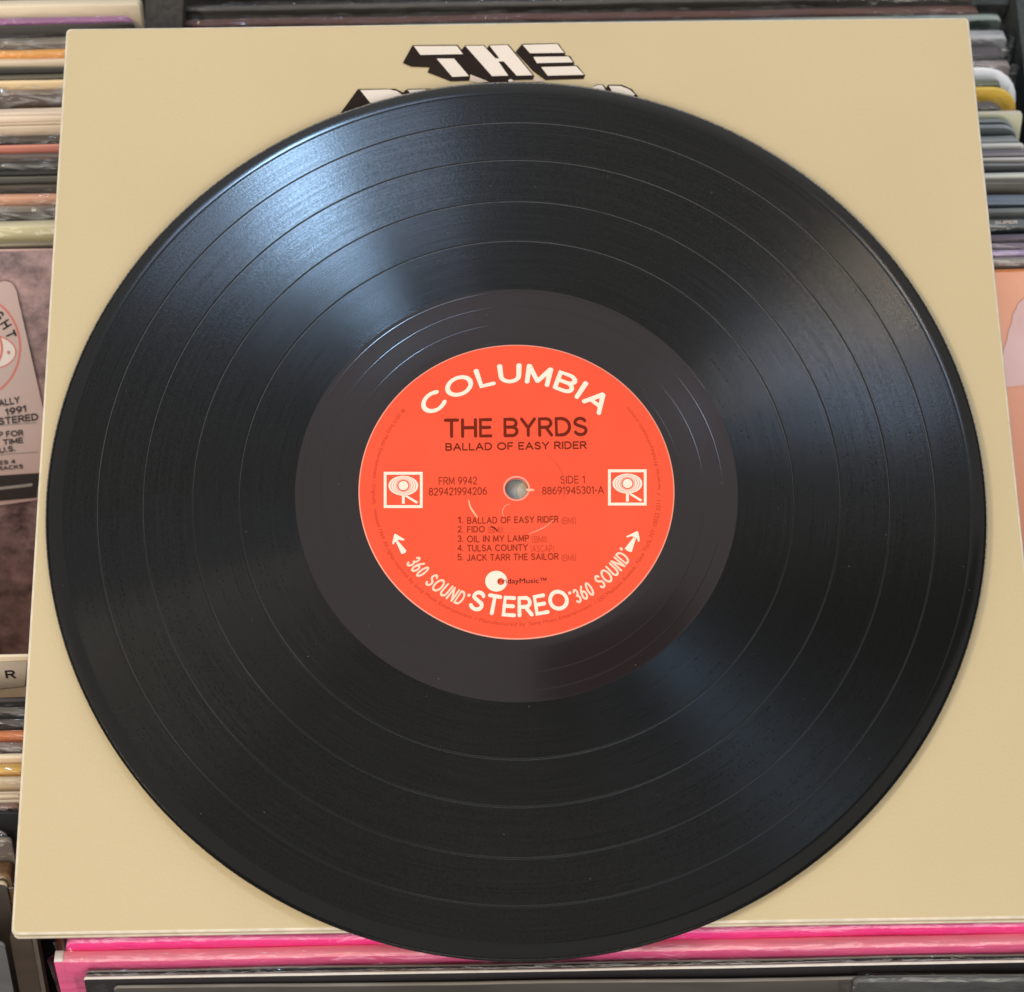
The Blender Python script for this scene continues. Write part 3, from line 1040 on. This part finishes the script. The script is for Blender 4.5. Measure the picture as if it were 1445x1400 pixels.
def stack(col, items, xr_fun, xl_fun=None, width=.314):
    """items from the back to the front: dict(y0, y1, face, edge, kind, label ...)"""
    out = []
    prev = None
    for k, it in enumerate(items):
        dz = it.get('dz', 0)
        p1, a, z = col.frame(it['y1'], dz, it.get('slope'))
        p0, _, _ = col.frame(it['y0'], dz, it.get('slope'))
        pitch = (p0 - p1).y
        t = it.get('t', max(.0012, pitch * cos(col.lean) - it.get('gap', .0003)))
        H = it.get('H', .312)
        if xl_fun:
            xl = xl_fun(it['y1']) if 'xl' not in it else it['xl']
            X0 = at(xl, it['y1'], z).x
            X1 = X0 + width
            if 'xr' in it:
                X1 = at(it['xr'], it['y1'], z).x
                X0 = max(X0, X1 - .332) if it.get('kind') == 'divider' else X1 - width
        else:
            xr = it['xr'] if 'xr' in it else xr_fun(it['y1'])
            X1 = at(xr, it['y1'], z).x
            X0 = X1 - it.get('width', width)
        # local frame with its origin under the left end of the front top edge
        top = Vector((X0, p1.y + (X0 - p1.x) * math.tan(a), z))
        root, rot = leaning_root(it.get('name', 'bin_record'), top, a, col.lean, H)
        tag(root, it['label'], it.get('cat', 'record'), it.get('group', col.group))
        w = (X1 - X0) / cos(a)
        sd = k + hash(col.name) % 3 * 0 + len(col.name)
        mats = rec_mats(it['face'], it.get('edge', it['face']), it.get('var', .45))
        kind = it.get('kind', 'closed')
        if kind == 'closed':
            jacket('cover', 0, w, 0, t, H, mats, root, sd, rc=it.get('rc', .0018), amp=it.get('amp', .0004), amp_y=min(.0004, t * .12))
        elif kind == 'open':
            tb = min(.0009, t * .3)
            jacket('front_board', 0, w, 0, tb, H, mats, root, sd, rc=.0012, amp=.0004)
            jacket('back_board', 0, w, t - tb, t, H, mats, root, sd + .3, rc=.0012, amp=.0004)
            g = t - 2 * tb
            jacket('inner_sleeve', .002, w - .002, tb + g * .25, tb + g * .7, H, [it.get('paper', M_PAPER)], root, sd + .6, rc=.004, amp=.0007, drop=.0016)
        elif kind == 'multi':
            n = it.get('n', 3)
            for q in range(n):
                a0, a1 = t * q / n, t * (q + 1) / n - .00045
                jacket('cover', .0004 * q, w - .0006 * (q % 2), a0, a1, H, mats, root, sd + q * .37, rc=.0015, amp=.0006, drop=RNG.uniform(0, .0012), amp_y=.0003)
        elif kind == 'divider':
            jacket('card', 0, w, 0, min(t, .0016), H, mats, root, sd, rc=it.get('rc', .008), amp=.0002)
        if it.get('wrap'):
            wrap(0, w, 0, t, H, root, sd, WRAPH if it['wrap'] == 2 else WRAP, amp=it.get('wamp', .0009))
        it['root'], it['w'], it['t'], it['Hh'], it['rot'] = root, w, t, H, rot
        out.append(it)
    return out


def on_plane(it, px, py, lift=0.0):
    """pixel -> local (x, z) on the front face of a leaning cover"""
    M_ = Matrix.Translation(it['root'].location) @ it['rot'].to_4x4()
    Mi = M_.inverted()
    o = Mi @ CAM
    d = Mi.to_3x3() @ ray(px, py)
    k = (-lift - o.y) / d.y
    p = o + d * k
    return p.x, p.z


def face_poly(it, name, pts, m, lift, parent=None):
    P = [on_plane(it, *p, lift) for p in pts]
    bm = bmesh.new()
    f = bm.faces.new([bm.verts.new((x, -lift, z)) for x, z in P])
    f.normal_update()
    if f.normal.y > 0:
        f.normal_flip()
    bmesh.ops.triangulate(bm, faces=[f])
    me = bpy.data.meshes.new(name)
    bm.to_mesh(me)
    bm.free()
    return link(name, me, m, parent or it['root'])


def face_text(it, name, body, quad, m, lift, parent=None, w=.16, gap=.26, wx=1.0, space=.42, slant=0):
    """quad: pixel corners tl, tr, bl, br"""
    tl, tr, bl, br = [Vector(on_plane(it, *p, lift)) for p in quad]

    def fn(u, v):
        a_ = bl.lerp(br, u)
        b_ = tl.lerp(tr, u)
        q = a_.lerp(b_, v)
        return Vector((q.x, -lift, q.y))
    return pen_text(name, body, fn, m, parent or it['root'], w, gap, wx, space, slant, (0, -1, 0))


# ---- left bin, rear group (tops run up to the picture's top left corner)
LA = Column('left_rear', 45, -.022, 38, (0, -.052), (345, -.030), 'L', 'records standing in the rear left bin')
def left_edge(py):
    return 190 - (165 / 1100) * (py - 35)
left = [
    dict(y0=-18, y1=8, face=(238, 222, 190), edge=(240, 226, 196), xr=197, label='cream cover behind the purple one, widest at the top left', var=.1),
    dict(y0=13, y1=29, face=(150, 88, 140), edge=(178, 120, 165), xr=187, rc=.004, wrap=1, label='purple record in clear wrap at the top left', var=.25),
    dict(y0=30, y1=36, face=(50, 42, 38), edge=(80, 72, 64), label='thin black cover just in front of the purple record', gap=.0006),
    dict(y0=37, y1=60, face=(112, 102, 90), edge=(150, 138, 122), wrap=2, label='grey record in milky film between the purple and the orange ones'),
    dict(y0=60, y1=74, face=(236, 160, 70), edge=(246, 178, 96), wrap=1, wamp=.0004, label='bright orange cover edge near the top left corner', var=.15),
    dict(y0=74, y1=86, face=(218, 196, 168), edge=(236, 216, 190), kind='open', label='pale cream open cover right in front of the orange one', var=.1),
    dict(y0=87, y1=95, face=(30, 26, 22), edge=(95, 88, 72), label='black cover between the cream cover and the dark olive one', gap=.0014),
    dict(y0=95, y1=107, face=(62, 58, 46), edge=(112, 106, 88), label='dark olive cover behind the narrow buff one'),
    dict(y0=107, y1=115, face=(240, 210, 162), edge=(248, 220, 174), label='narrow buff cover edge in front of the dark olive cover', var=.08),
    dict(y0=116, y1=130, face=(84, 66, 58), edge=(140, 122, 106), wrap=2, wamp=.0016, label='torn wrapped grey-brown record behind the thick white set'),
    dict(y0=131, y1=161, face=(232, 212, 188), edge=(238, 220, 198), kind='multi', n=4, label='thick off-white set of four worn sleeves in the left bin', var=.2),
    dict(y0=162, y1=178, face=(214, 192, 166), edge=(232, 210, 182), kind='open', label='plain beige-white cover in front of the thick white set', var=.08),
    dict(y0=179, y1=197, face=(48, 36, 30), edge=(94, 78, 64), wrap=1, label='dark brown cover above the thin salmon edge'),
    dict(y0=198, y1=205, face=(190, 112, 96), edge=(214, 142, 122), label='thin salmon cover edge in the left bin', var=.1),
    dict(y0=205, y1=219, face=(88, 76, 68), edge=(120, 106, 98), label='taupe cover between the salmon edge and the crumpled dark wrap'),
    dict(y0=219, y1=232, face=(60, 56, 50), edge=(92, 88, 80), wrap=2, wamp=.0015, label='dark slate record with a crumpled film highlight, left bin'),
    dict(y0=232, y1=242, face=(30, 32, 30), edge=(42, 44, 42), label='blackish green cover below the crumpled film', gap=.0012),
    dict(y0=242, y1=250, face=(72, 68, 60), edge=(106, 100, 90), label='slim dark grey cover between two black gaps', gap=.001),
    dict(y0=251, y1=262, face=(66, 58, 50), edge=(90, 80, 68), label='umber cover directly behind the salmon wrapped record', gap=.0007),
    dict(y0=263, y1=278, face=(214, 158, 126), edge=(230, 172, 138), wrap=1, wamp=.0014, label='salmon-peach record in sparkling shrink wrap, left bin', var=.12),
    dict(y0=279, y1=296, face=(96, 84, 76), edge=(170, 156, 142), wrap=2, wamp=.002, label='black and grey record in badly crumpled film, left bin', var=.9),
    dict(y0=297, y1=319, face=(214, 204, 160), edge=(228, 218, 180), wrap=1, wamp=.0014, label='pale yellow record with bright film glints, left bin', var=.12),
    dict(y0=320, y1=344, face=(92, 80, 64), edge=(150, 138, 116), kind='multi', n=3, label='grey-brown bundle of three covers behind the photo cover'),
]
stack(LA, left, left_edge)
M_PHOTO = mat('mauve_landscape_photo', (.50, .32, .31), .33, .7, (75, 75, 95), .02, 700, .4, col2=(.035, .02, .026))
cov = dict(y0=345, y1=352, face=(120, 90, 92), edge=(205, 170, 160), name='photo_cover', cat='record', label='mauve-brown photo cover with a hype sticker, front of the left rear bin', wrap=0, H=.314)
LA.lean = radians(46)
stack(LA, [cov], left_edge)
for o in cov['root'].children:
    o.data.materials[0] = M_PHOTO
nt = M_PHOTO.node_tree
for n in nt.nodes:
    if n.type == 'TEX_NOISE' and n.inputs['Scale'].default_value == 1:
        n.inputs['Detail'].default_value = 9
        n.inputs['Roughness'].default_value = .68

M_STICK = mat('silver_pink_sticker', (.50, .40, .37), .38, .25, (12, 12, 12), 0, 1, .5, col2=(.56, .36, .31))
M_SRED = mat('sticker_red_line', (.62, .16, .13), .5)
M_SBLK = mat('sticker_black', (.035, .026, .024), .5, spec=.2)
M_SWHT = mat('sticker_white', (.74, .66, .60), .45)
M_SGRY = mat('sticker_grey_bar', (.30, .26, .23), .5)
st = face_poly(cov, 'hype_sticker', [(-60, 414), (6, 396.5), (14, 398), (19, 402), (23, 410), (62, 582), (62, 590), (55, 705), (-60, 722)], M_STICK, .0012)


def cell(px, py, rx, ry, rot=0, n=40):
    return [(px + rx * cos(2 * pi * i / n) * cos(rot) - ry * sin(2 * pi * i / n) * sin(rot), py + rx * cos(2 * pi * i / n) * sin(rot) + ry * sin(2 * pi * i / n) * cos(rot)) for i in range(n)]


face_poly(cov, 'sticker_ring', cell(-32, 490, 62, 72), M_SRED, .00125)
face_poly(cov, 'sticker_disc', cell(-32, 490, 59, 69), M_STICK, .0013)
face_poly(cov, 'sticker_ring', cell(-16, 497, 39.5, 25), M_SRED, .00135)
face_poly(cov, 'sticker_disc', cell(-16, 497, 37.5, 23), M_SWHT, .0014)
face_poly(cov, 'sticker_ring', cell(-30, 492, 34.5, 36), M_SRED, .00145)
face_poly(cov, 'sticker_disc', cell(-30, 492, 31, 32), M_SWHT, .0015)
face_poly(cov, 'sticker_disc', cell(12, 497.5, 2.2, 2.6), M_SRED, .00155)
# letters running down the ring
for ch, x_, y_, r_ in (('I', -8, 437, 42), ('G', -1.5, 446, 48), ('H', 8, 458, 58), ('T', 15, 472, 68)):
    c_, s_ = cos(radians(r_)), sin(radians(r_))
    h_, w_ = 7.5, 5.0 if ch != 'I' else 1.4
    def Q(u, v):
        return (x_ + u * c_ - v * s_, y_ + u * s_ + v * c_)
    face_text(cov, 'sticker_letter', ch, (Q(-w_, -h_), Q(w_, -h_), Q(-w_, h_), Q(w_, h_)), M_SBLK, .00155, w=.2)
fx = cov


def stx(body, x0, y0l, x1, y0r, h):
    face_text(cov, 'sticker_lettering', body, ((x0, y0l), (x1, y0r), (x0 + h * .12, y0l + h), (x1 + h * .12, y0r + h)), M_SBLK, .00155, w=.2, gap=.3, wx=1.1)


stx('ALLY', -3, 564.5, 27, 559, 10)
stx('1991', 6.5, 577, 36, 571.5, 10)
stx('STERED', -3, 590, 53, 583, 10)
stx('P FOR', -3, 609.5, 32, 606.5, 8.5)
stx('TIME', 3.5, 620.5, 32, 617, 8)
stx('U.S.', -2, 632, 21, 628.5, 8)
stx('ES 4', -2, 650.5, 21, 648, 6)
stx('RACKS', -3, 658.5, 32, 655, 6)
face_poly(cov, 'sticker_line', [(-10, 600.5), (51, 596.2), (51, 597), (-10, 601.5)], M_SGRY, .00156)
face_poly(cov, 'sticker_line', [(-10, 642), (54, 637.5), (54, 638.3), (-10, 643)], M_SGRY, .00156)
face_poly(cov, 'sticker_band', [(-60, 675), (56, 667.5), (51.5, 702.5), (-60, 712)], M_SBLK, .00158)
face_poly(cov, 'sticker_bar', [(-10, 688.5), (46, 682), (45.5, 686), (-10, 692.5)], M_SGRY, .00162)

# ---- left bin, front group, headed by the white divider
LF = Column('left_front', 18, -.022, 34, (925, -.022), (1130, -.016), 'L', 'records standing in the front left bin')
M_TAG = None
front = [
    dict(y0=919, y1=925, face=(226, 204, 176), edge=(240, 222, 196), kind='divider', name='divider_card', cat='divider', H=.33, rc=.006, xr=75, label='off-white divider card marked R at the left edge', var=.06, group=None),
    dict(y0=974, y1=988, face=(34, 30, 28), edge=(66, 60, 56), label='black cover right below the card marked R', gap=.0009),
    dict(y0=989, y1=1004, face=(52, 46, 42), edge=(104, 94, 84), wrap=2, wamp=.0014, label='dark wrapped record second below the card marked R'),
    dict(y0=1005, y1=1020, face=(40, 34, 32), edge=(92, 82, 76), wrap=1, label='charcoal record right behind the orange one, front left bin', gap=.0008),
    dict(y0=1021, y1=1037, face=(206, 112, 52), edge=(222, 132, 74), wrap=1, wamp=.0006, label='orange record edge in the front left bin', var=.2),
    dict(y0=1038, y1=1054, face=(112, 92, 82), edge=(146, 124, 112), wrap=2, label='mauve-grey wrapped record in front of the orange one'),
    dict(y0=1055, y1=1067, face=(232, 208, 176), edge=(240, 220, 190), label='white cover behind the golden yellow one, front left bin', var=.08),
    dict(y0=1068, y1=1087, face=(232, 172, 62), edge=(236, 190, 100), wrap=1, wamp=.001, label='golden yellow wrapped record at the left edge', var=.25),
    dict(y0=1088, y1=1100, face=(204, 182, 150), edge=(214, 192, 160), wrap=1, label='beige wrapped cover in front of the golden yellow record', var=.15),
    dict(y0=1101, y1=1127, face=(206, 188, 162), edge=(220, 202, 176), kind='multi', n=3, label='stack of three worn paper-white covers, front left bin', var=.15),
    dict(y0=1128, y1=1138, face=(96, 62, 52), edge=(140, 104, 92), wrap=2, label='reddish brown wrapped cover above the black gap'),
    dict(y0=1140, y1=1147, face=(9, 9, 10), edge=(14, 14, 15), xr=46, label='black cover in the gap below the paper-white covers, lower left', group=None, gap=.0006),  # shade between the records put in as a near-black cover
]
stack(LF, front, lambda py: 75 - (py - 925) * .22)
div = front[0]
tg_ = face_poly(div, 'index_tag', [(-30, 936), (38, 932.5), (35, 968), (-30, 975)], mat('index_tag_paper', (.56, .47, .37), .6, .1, (50, 50, 50)), .0004)
face_text(div, 'index_letter', 'R', ((6, 946.5), (20.5, 945.5), (8.5, 957.5), (22.5, 957.5)), M_SBLK, .0006, w=.2, slant=0)

LL = Column('left_low', 10, -.02, 34, (1150, -.019), (1330, -.030), 'L', 'items low in the front left bin')
low = [
    dict(y0=1148, y1=1170, face=(96, 88, 82), edge=(150, 142, 134), rc=.006, wrap=1, wamp=.001, xr=11, label='small grey wrapped record behind the clear film corner', var=.3, group=None),
    dict(y0=1171, y1=1184, face=(118, 106, 96), edge=(150, 138, 126), wrap=1, wamp=.0016, xr=16, label='record with a clear crumpled film corner at the left edge', group=None),
    dict(y0=1196, y1=1234, face=(118, 86, 50), edge=(126, 94, 58), wrap=1, wamp=.0006, xr=14, label='tan-brown box set low at the left edge', group=None),
    dict(y0=1235, y1=1246, face=(70, 62, 56), edge=(196, 178, 150), xr=9, label='dark grey wrapped cover with a cream edge, lower left', group=None),
    dict(y0=1300, y1=1318, face=(66, 54, 44), edge=(66, 54, 44), name='leaning_board', cat='board', xr=43, width=.0068, label='brown wooden board leaning at the bottom left corner', group=None),
    dict(y0=1302, y1=1316, face=(92, 84, 74), edge=(92, 84, 74), name='leaning_strip', cat='strip', xr=49, width=.0016, label='narrow grey strip along the right side of the brown leaning board', group=None, t=.004),
    dict(y0=1322, y1=1330, face=(96, 96, 98), edge=(120, 116, 112), xr=6, label='blue-grey cover in the bottom left corner', group=None),
]
stack(LL, low, None)

# ---- centre bin
CB = Column('centre_rear', 800, -.018, 30, (0, -.085), (380, -.040), 'R', 'records standing in the centre bin, right side')
back = [
    dict(y0=-8, y1=4, face=(70, 66, 62), edge=(108, 102, 96), xl=254, label='grey cover edge along the very top of the picture', gap=.0009, wrap=1),
    dict(y0=11, y1=25, face=(70, 40, 40), edge=(112, 78, 72), xl=256, wrap=1, wamp=.0012, label='maroon-brown wrapped record along the top edge', var=.3),
    dict(y0=25, y1=37, face=(50, 66, 62), edge=(176, 184, 172), xl=284, wrap=1, wamp=.0008, label='pale green-white spine just above the beige sleeve', var=.25),
]
stack(CB, back, None, lambda py: 250 - .13 * py)
# reddish and blue prints along the pale spine are worn patches of ink
for it_ in (back[2],):
    e = it_['root'].children[0].data.materials[1]
    nt = e.node_tree
    mxn = [n for n in nt.nodes if n.type == 'MIX'][0]
    mxn.inputs['B'].default_value = (*srgb(110, 150, 160), 1)

CR = Column('centre_right', 1412, -.018, 30, (0, -.075), (380, -.036), 'R', 'records standing in the centre bin, right side')
right = [
    dict(y0=33, y1=52, face=(120, 124, 132), edge=(190, 194, 200), xr=1421, wrap=2, wamp=.0018, label='silvery wrapped record at the top right corner of the sleeve'),
    dict(y0=53, y1=77, face=(64, 60, 66), edge=(100, 96, 104), xr=1417, wrap=1, wamp=.0016, label='dark plum-grey record below the silvery wrapped one', gap=.0012),
    dict(y0=78, y1=90, face=(120, 110, 112), edge=(160, 150, 152), xr=1426, wrap=2, wamp=.0016, label='pinkish grey film-wrapped record above the white divider'),
    dict(y0=90, y1=96, face=(236, 243, 255), edge=(246, 248, 255), kind='divider', name='divider_card', cat='divider', H=.322, rc=.014, xr=1440, label='bluish white round-cornered plastic divider, upper right', var=.04, group=None),
    dict(y0=103, y1=117, face=(40, 46, 34), edge=(120, 130, 112), xr=1413, label='short dark green record in front of the white divider', wrap=1, gap=.0008),
    dict(y0=117, y1=124, face=(226, 186, 72), edge=(232, 200, 96), kind='divider', name='divider_card', cat='divider', H=.322, rc=.010, xr=1438, label='yellow round-cornered divider card, upper right', var=.12, group=None),
    dict(y0=134, y1=150, face=(46, 38, 36), edge=(116, 112, 112), xr=1419, rc=.006, label='short dark brown record in front of the yellow divider', wrap=1, gap=.0006),
    dict(y0=150, y1=158, face=(214, 214, 186), edge=(212, 206, 190), kind='divider', name='divider_card', cat='divider', H=.320, rc=.002, xr=1444, label='ivory divider card below the yellow one, right side', var=.08, group=None),
    dict(y0=163, y1=170, face=(86, 92, 94), edge=(156, 164, 168), xr=1433, rc=.006, label='thin grey cover just in front of the ivory divider', gap=.0006),
    dict(y0=170, y1=178, face=(80, 88, 90), edge=(160, 168, 174), xr=1437, rc=.006, label='second thin cool grey cover in front of the ivory divider', gap=.0007),
    dict(y0=178, y1=197, face=(110, 114, 112), edge=(165, 170, 170), xr=1440, rc=.006, kind='multi', n=2, label='mid-grey double cover above the narrow white edge'),
    dict(y0=197, y1=203, face=(186, 186, 180), edge=(222, 222, 218), label='narrow white cover edge below the grey double cover', var=.08),
    dict(y0=203, y1=218, face=(62, 58, 64), edge=(150, 145, 152), label='speckled purple-grey cover between two white edges', gap=.001),
    dict(y0=219, y1=224, face=(166, 164, 160), edge=(216, 214, 210), label='second narrow whitish cover edge, right side', var=.1),
    dict(y0=224, y1=232, face=(74, 76, 80), edge=(150, 152, 155), label='slate cover above the black gap, right side', gap=.002),
    dict(y0=238, y1=247, face=(188, 188, 176), edge=(226, 226, 218), label='pale ivory cover below the black gap, right side', var=.06),
    dict(y0=247, y1=258, face=(116, 112, 104), edge=(146, 142, 134), kind='open', label='warm grey open cover below the pale ivory one', gap=.0012),
    dict(y0=261, y1=286, face=(70, 78, 92), edge=(140, 150, 166), label='thick steel-blue record on the right', rc=.004, gap=.0016, var=.5),
    dict(y0=288, y1=298, face=(100, 104, 102), edge=(142, 146, 144), label='light grey cover below the steel-blue record', gap=.0008),
    dict(y0=301, y1=319, face=(58, 64, 68), edge=(140, 146, 148), wrap=1, label='charcoal record with white spine lettering, right side', gap=.0008),
    dict(y0=321, y1=336, face=(96, 86, 96), edge=(134, 124, 134), label='mauve-grey cover below the lettered charcoal record', gap=.0014),
    dict(y0=338, y1=347, face=(130, 112, 126), edge=(170, 154, 166), wrap=2, label='rosy grey wrapped cover, right side'),
    dict(y0=347, y1=358, face=(180, 136, 190), edge=(222, 196, 232), wrap=1, wamp=.0012, label='lavender record in glossy wrap, right side', var=.3),
    dict(y0=358, y1=370, face=(150, 136, 124), edge=(190, 180, 172), wrap=1, label='buff and grey wrapped record right behind the orange cover', var=.3),
]
stack(CR, right, None, lambda py: 272 - .10 * py)
oc = dict(y0=371, y1=381, face=(226, 150, 120), edge=(228, 140, 84), name='orange_cover', cat='record', label='orange cover with a pink shape facing out on the right', H=.314, var=.12, xr=1560)
CR.lean = radians(50)
stack(CR, [oc], None, lambda py: 240 - .1 * py)
M_OR = mat('orange_cover_print', (.97, .45, .28), .4, .12, (14, 14, 14), 0, 1, .4, col2=(.95, .46, .32))
M_PK = mat('pink_cover_print', (.90, .60, .58), .35, .15, (30, 30, 30), 0, 1, .5, col2=(.74, .46, .46))
for o in oc['root'].children:
    o.data.materials[0] = M_OR
face_poly(oc, 'pink_print', [(1470, 400), (1444, 422), (1437, 428), (1434, 436), (1429, 444), (1428, 455), (1423, 468), (1421, 480), (1416, 494), (1414, 520), (1412, 547), (1470, 541)], M_PK, .0004)
face_text(right[19], 'spine_lettering', 'SUPER', ((1404, 312), (1436, 311), (1404, 316.5), (1436, 315.5)), M_SWHT, .0006, w=.22)

# ---- centre bin, front group under the lower edge of the sleeve
CF = Column('centre_front', 800, -.018, 26, (1305, -.0062), (1400, -.012), 'F', 'records standing at the front of the centre bin')
M_PINKS = [None]
frt = [
    dict(y0=1296, y1=1317, face=(255, 60, 150), edge=(255, 120, 178), xl=92, rc=.003, wrap=1, wamp=.0007, label='hot pink record directly under the lower edge of the sleeve', group=None, var=.12),
    dict(y0=1319, y1=1343, face=(236, 96, 148), edge=(250, 146, 168), xl=84, rc=.001, wrap=1, wamp=.0012, label='worn rose-pink boxed record in front of the hot pink one', group=None, var=.25),
    dict(y0=1351, y1=1366, face=(40, 36, 38), edge=(120, 112, 104), kind='open', xl=121, wrap=1, wamp=.0010, label='black record with a silvery open top along the bottom edge', group=None, var=.3),
    dict(y0=1378, y1=1386, face=(78, 74, 70), edge=(128, 122, 114), xl=160, label='dim grey cover at the bottom edge, in front of the black one', group=None, slope=-.012),
]
stack(CF, frt, None, lambda py: 90)
o2 = dict(y0=1372, y1=1384, face=(66, 68, 68), edge=(96, 98, 96), xl=1205, wrap=1, wamp=.0007, label='charcoal film-wrapped record at the bottom right corner', group=None, slope=-.004)
CF.za, CF.zb = (1305, -.009), (1400, -.009)
CF.ref = 1330
stack(CF, [o2], None, lambda py: 1205)

# white cut edges of boards: the rose box and the black record
M_CUT = mat('white_cut_edge', (.70, .66, .60), .5, .15, (300, 300, 300))
b3 = frt[2]
jacket('board_edge', -.0003, b3['w'] + .0003, -.0012, -.0002, b3['Hh'] + .0006, [b3['root'].children[0].data.materials[0], M_CUT], b3['root'], 77, rtop=.0005, rc=.0008, amp=.0002)
b2 = frt[1]
jacket('board_edge', -.0016, .0012, 0, b2['t'], b2['Hh'] + .0002, [b2['root'].children[0].data.materials[0], M_CUT], b2['root'], 78, rc=.0004, amp=.0001, nx=3)

# ---- bin boards between the columns
pA = [at(203, 40, -.075), at(256, 40, -.075)]
pt = empty('bin_partition', (0, 0, -.42))
tag(pt, 'grey board between the left and the centre bin, seen at the top left', 'bin partition')
xa0, xa1 = pA[0].x, pA[1].x
yT, yM, yB = .40, -.10, -.55
def part_piece(name, pts, ztop, m):
    n = len(pts)
    V = [(x, y, 0) for x, y in pts] + [(x, y, z + .42) for (x, y), z in zip(pts, ztop)]
    F = [tuple(reversed(range(n))), tuple(range(n, 2 * n))] + [(i, (i + 1) % n, (i + 1) % n + n, i + n) for i in range(n)]
    return link(name, pymesh(name, V, F), m, pt)
part_piece('side_board', [(xa0, -.02), (xa1, -.02), (xa1, yT), (xa0, yT)], [-.085, -.085, -.07, -.07], M_FELT)
pr = empty('bin_partition', (.2, 0, -.42))
tag(pr, 'cool grey board right of the centre bin, top right corner', 'bin partition')
x0 = at(1441, 60, -.09).x
slab('side_board', [(x0 - .2, -.6), (x0 + .05 - .2, -.6), (x0 + .05 - .2, .5), (x0 - .2, .5)], 0, .42 - .09, M_FELTR, pr)
y0 = at(1420, 6, -.10).y
slab('cross_board', [(x0 - .06 - .2, y0), (x0 - .0005 - .2, y0), (x0 - .0005 - .2, y0 + .2), (x0 - .06 - .2, y0 + .2)], 0, .42 - .10, M_FELTR, pr)
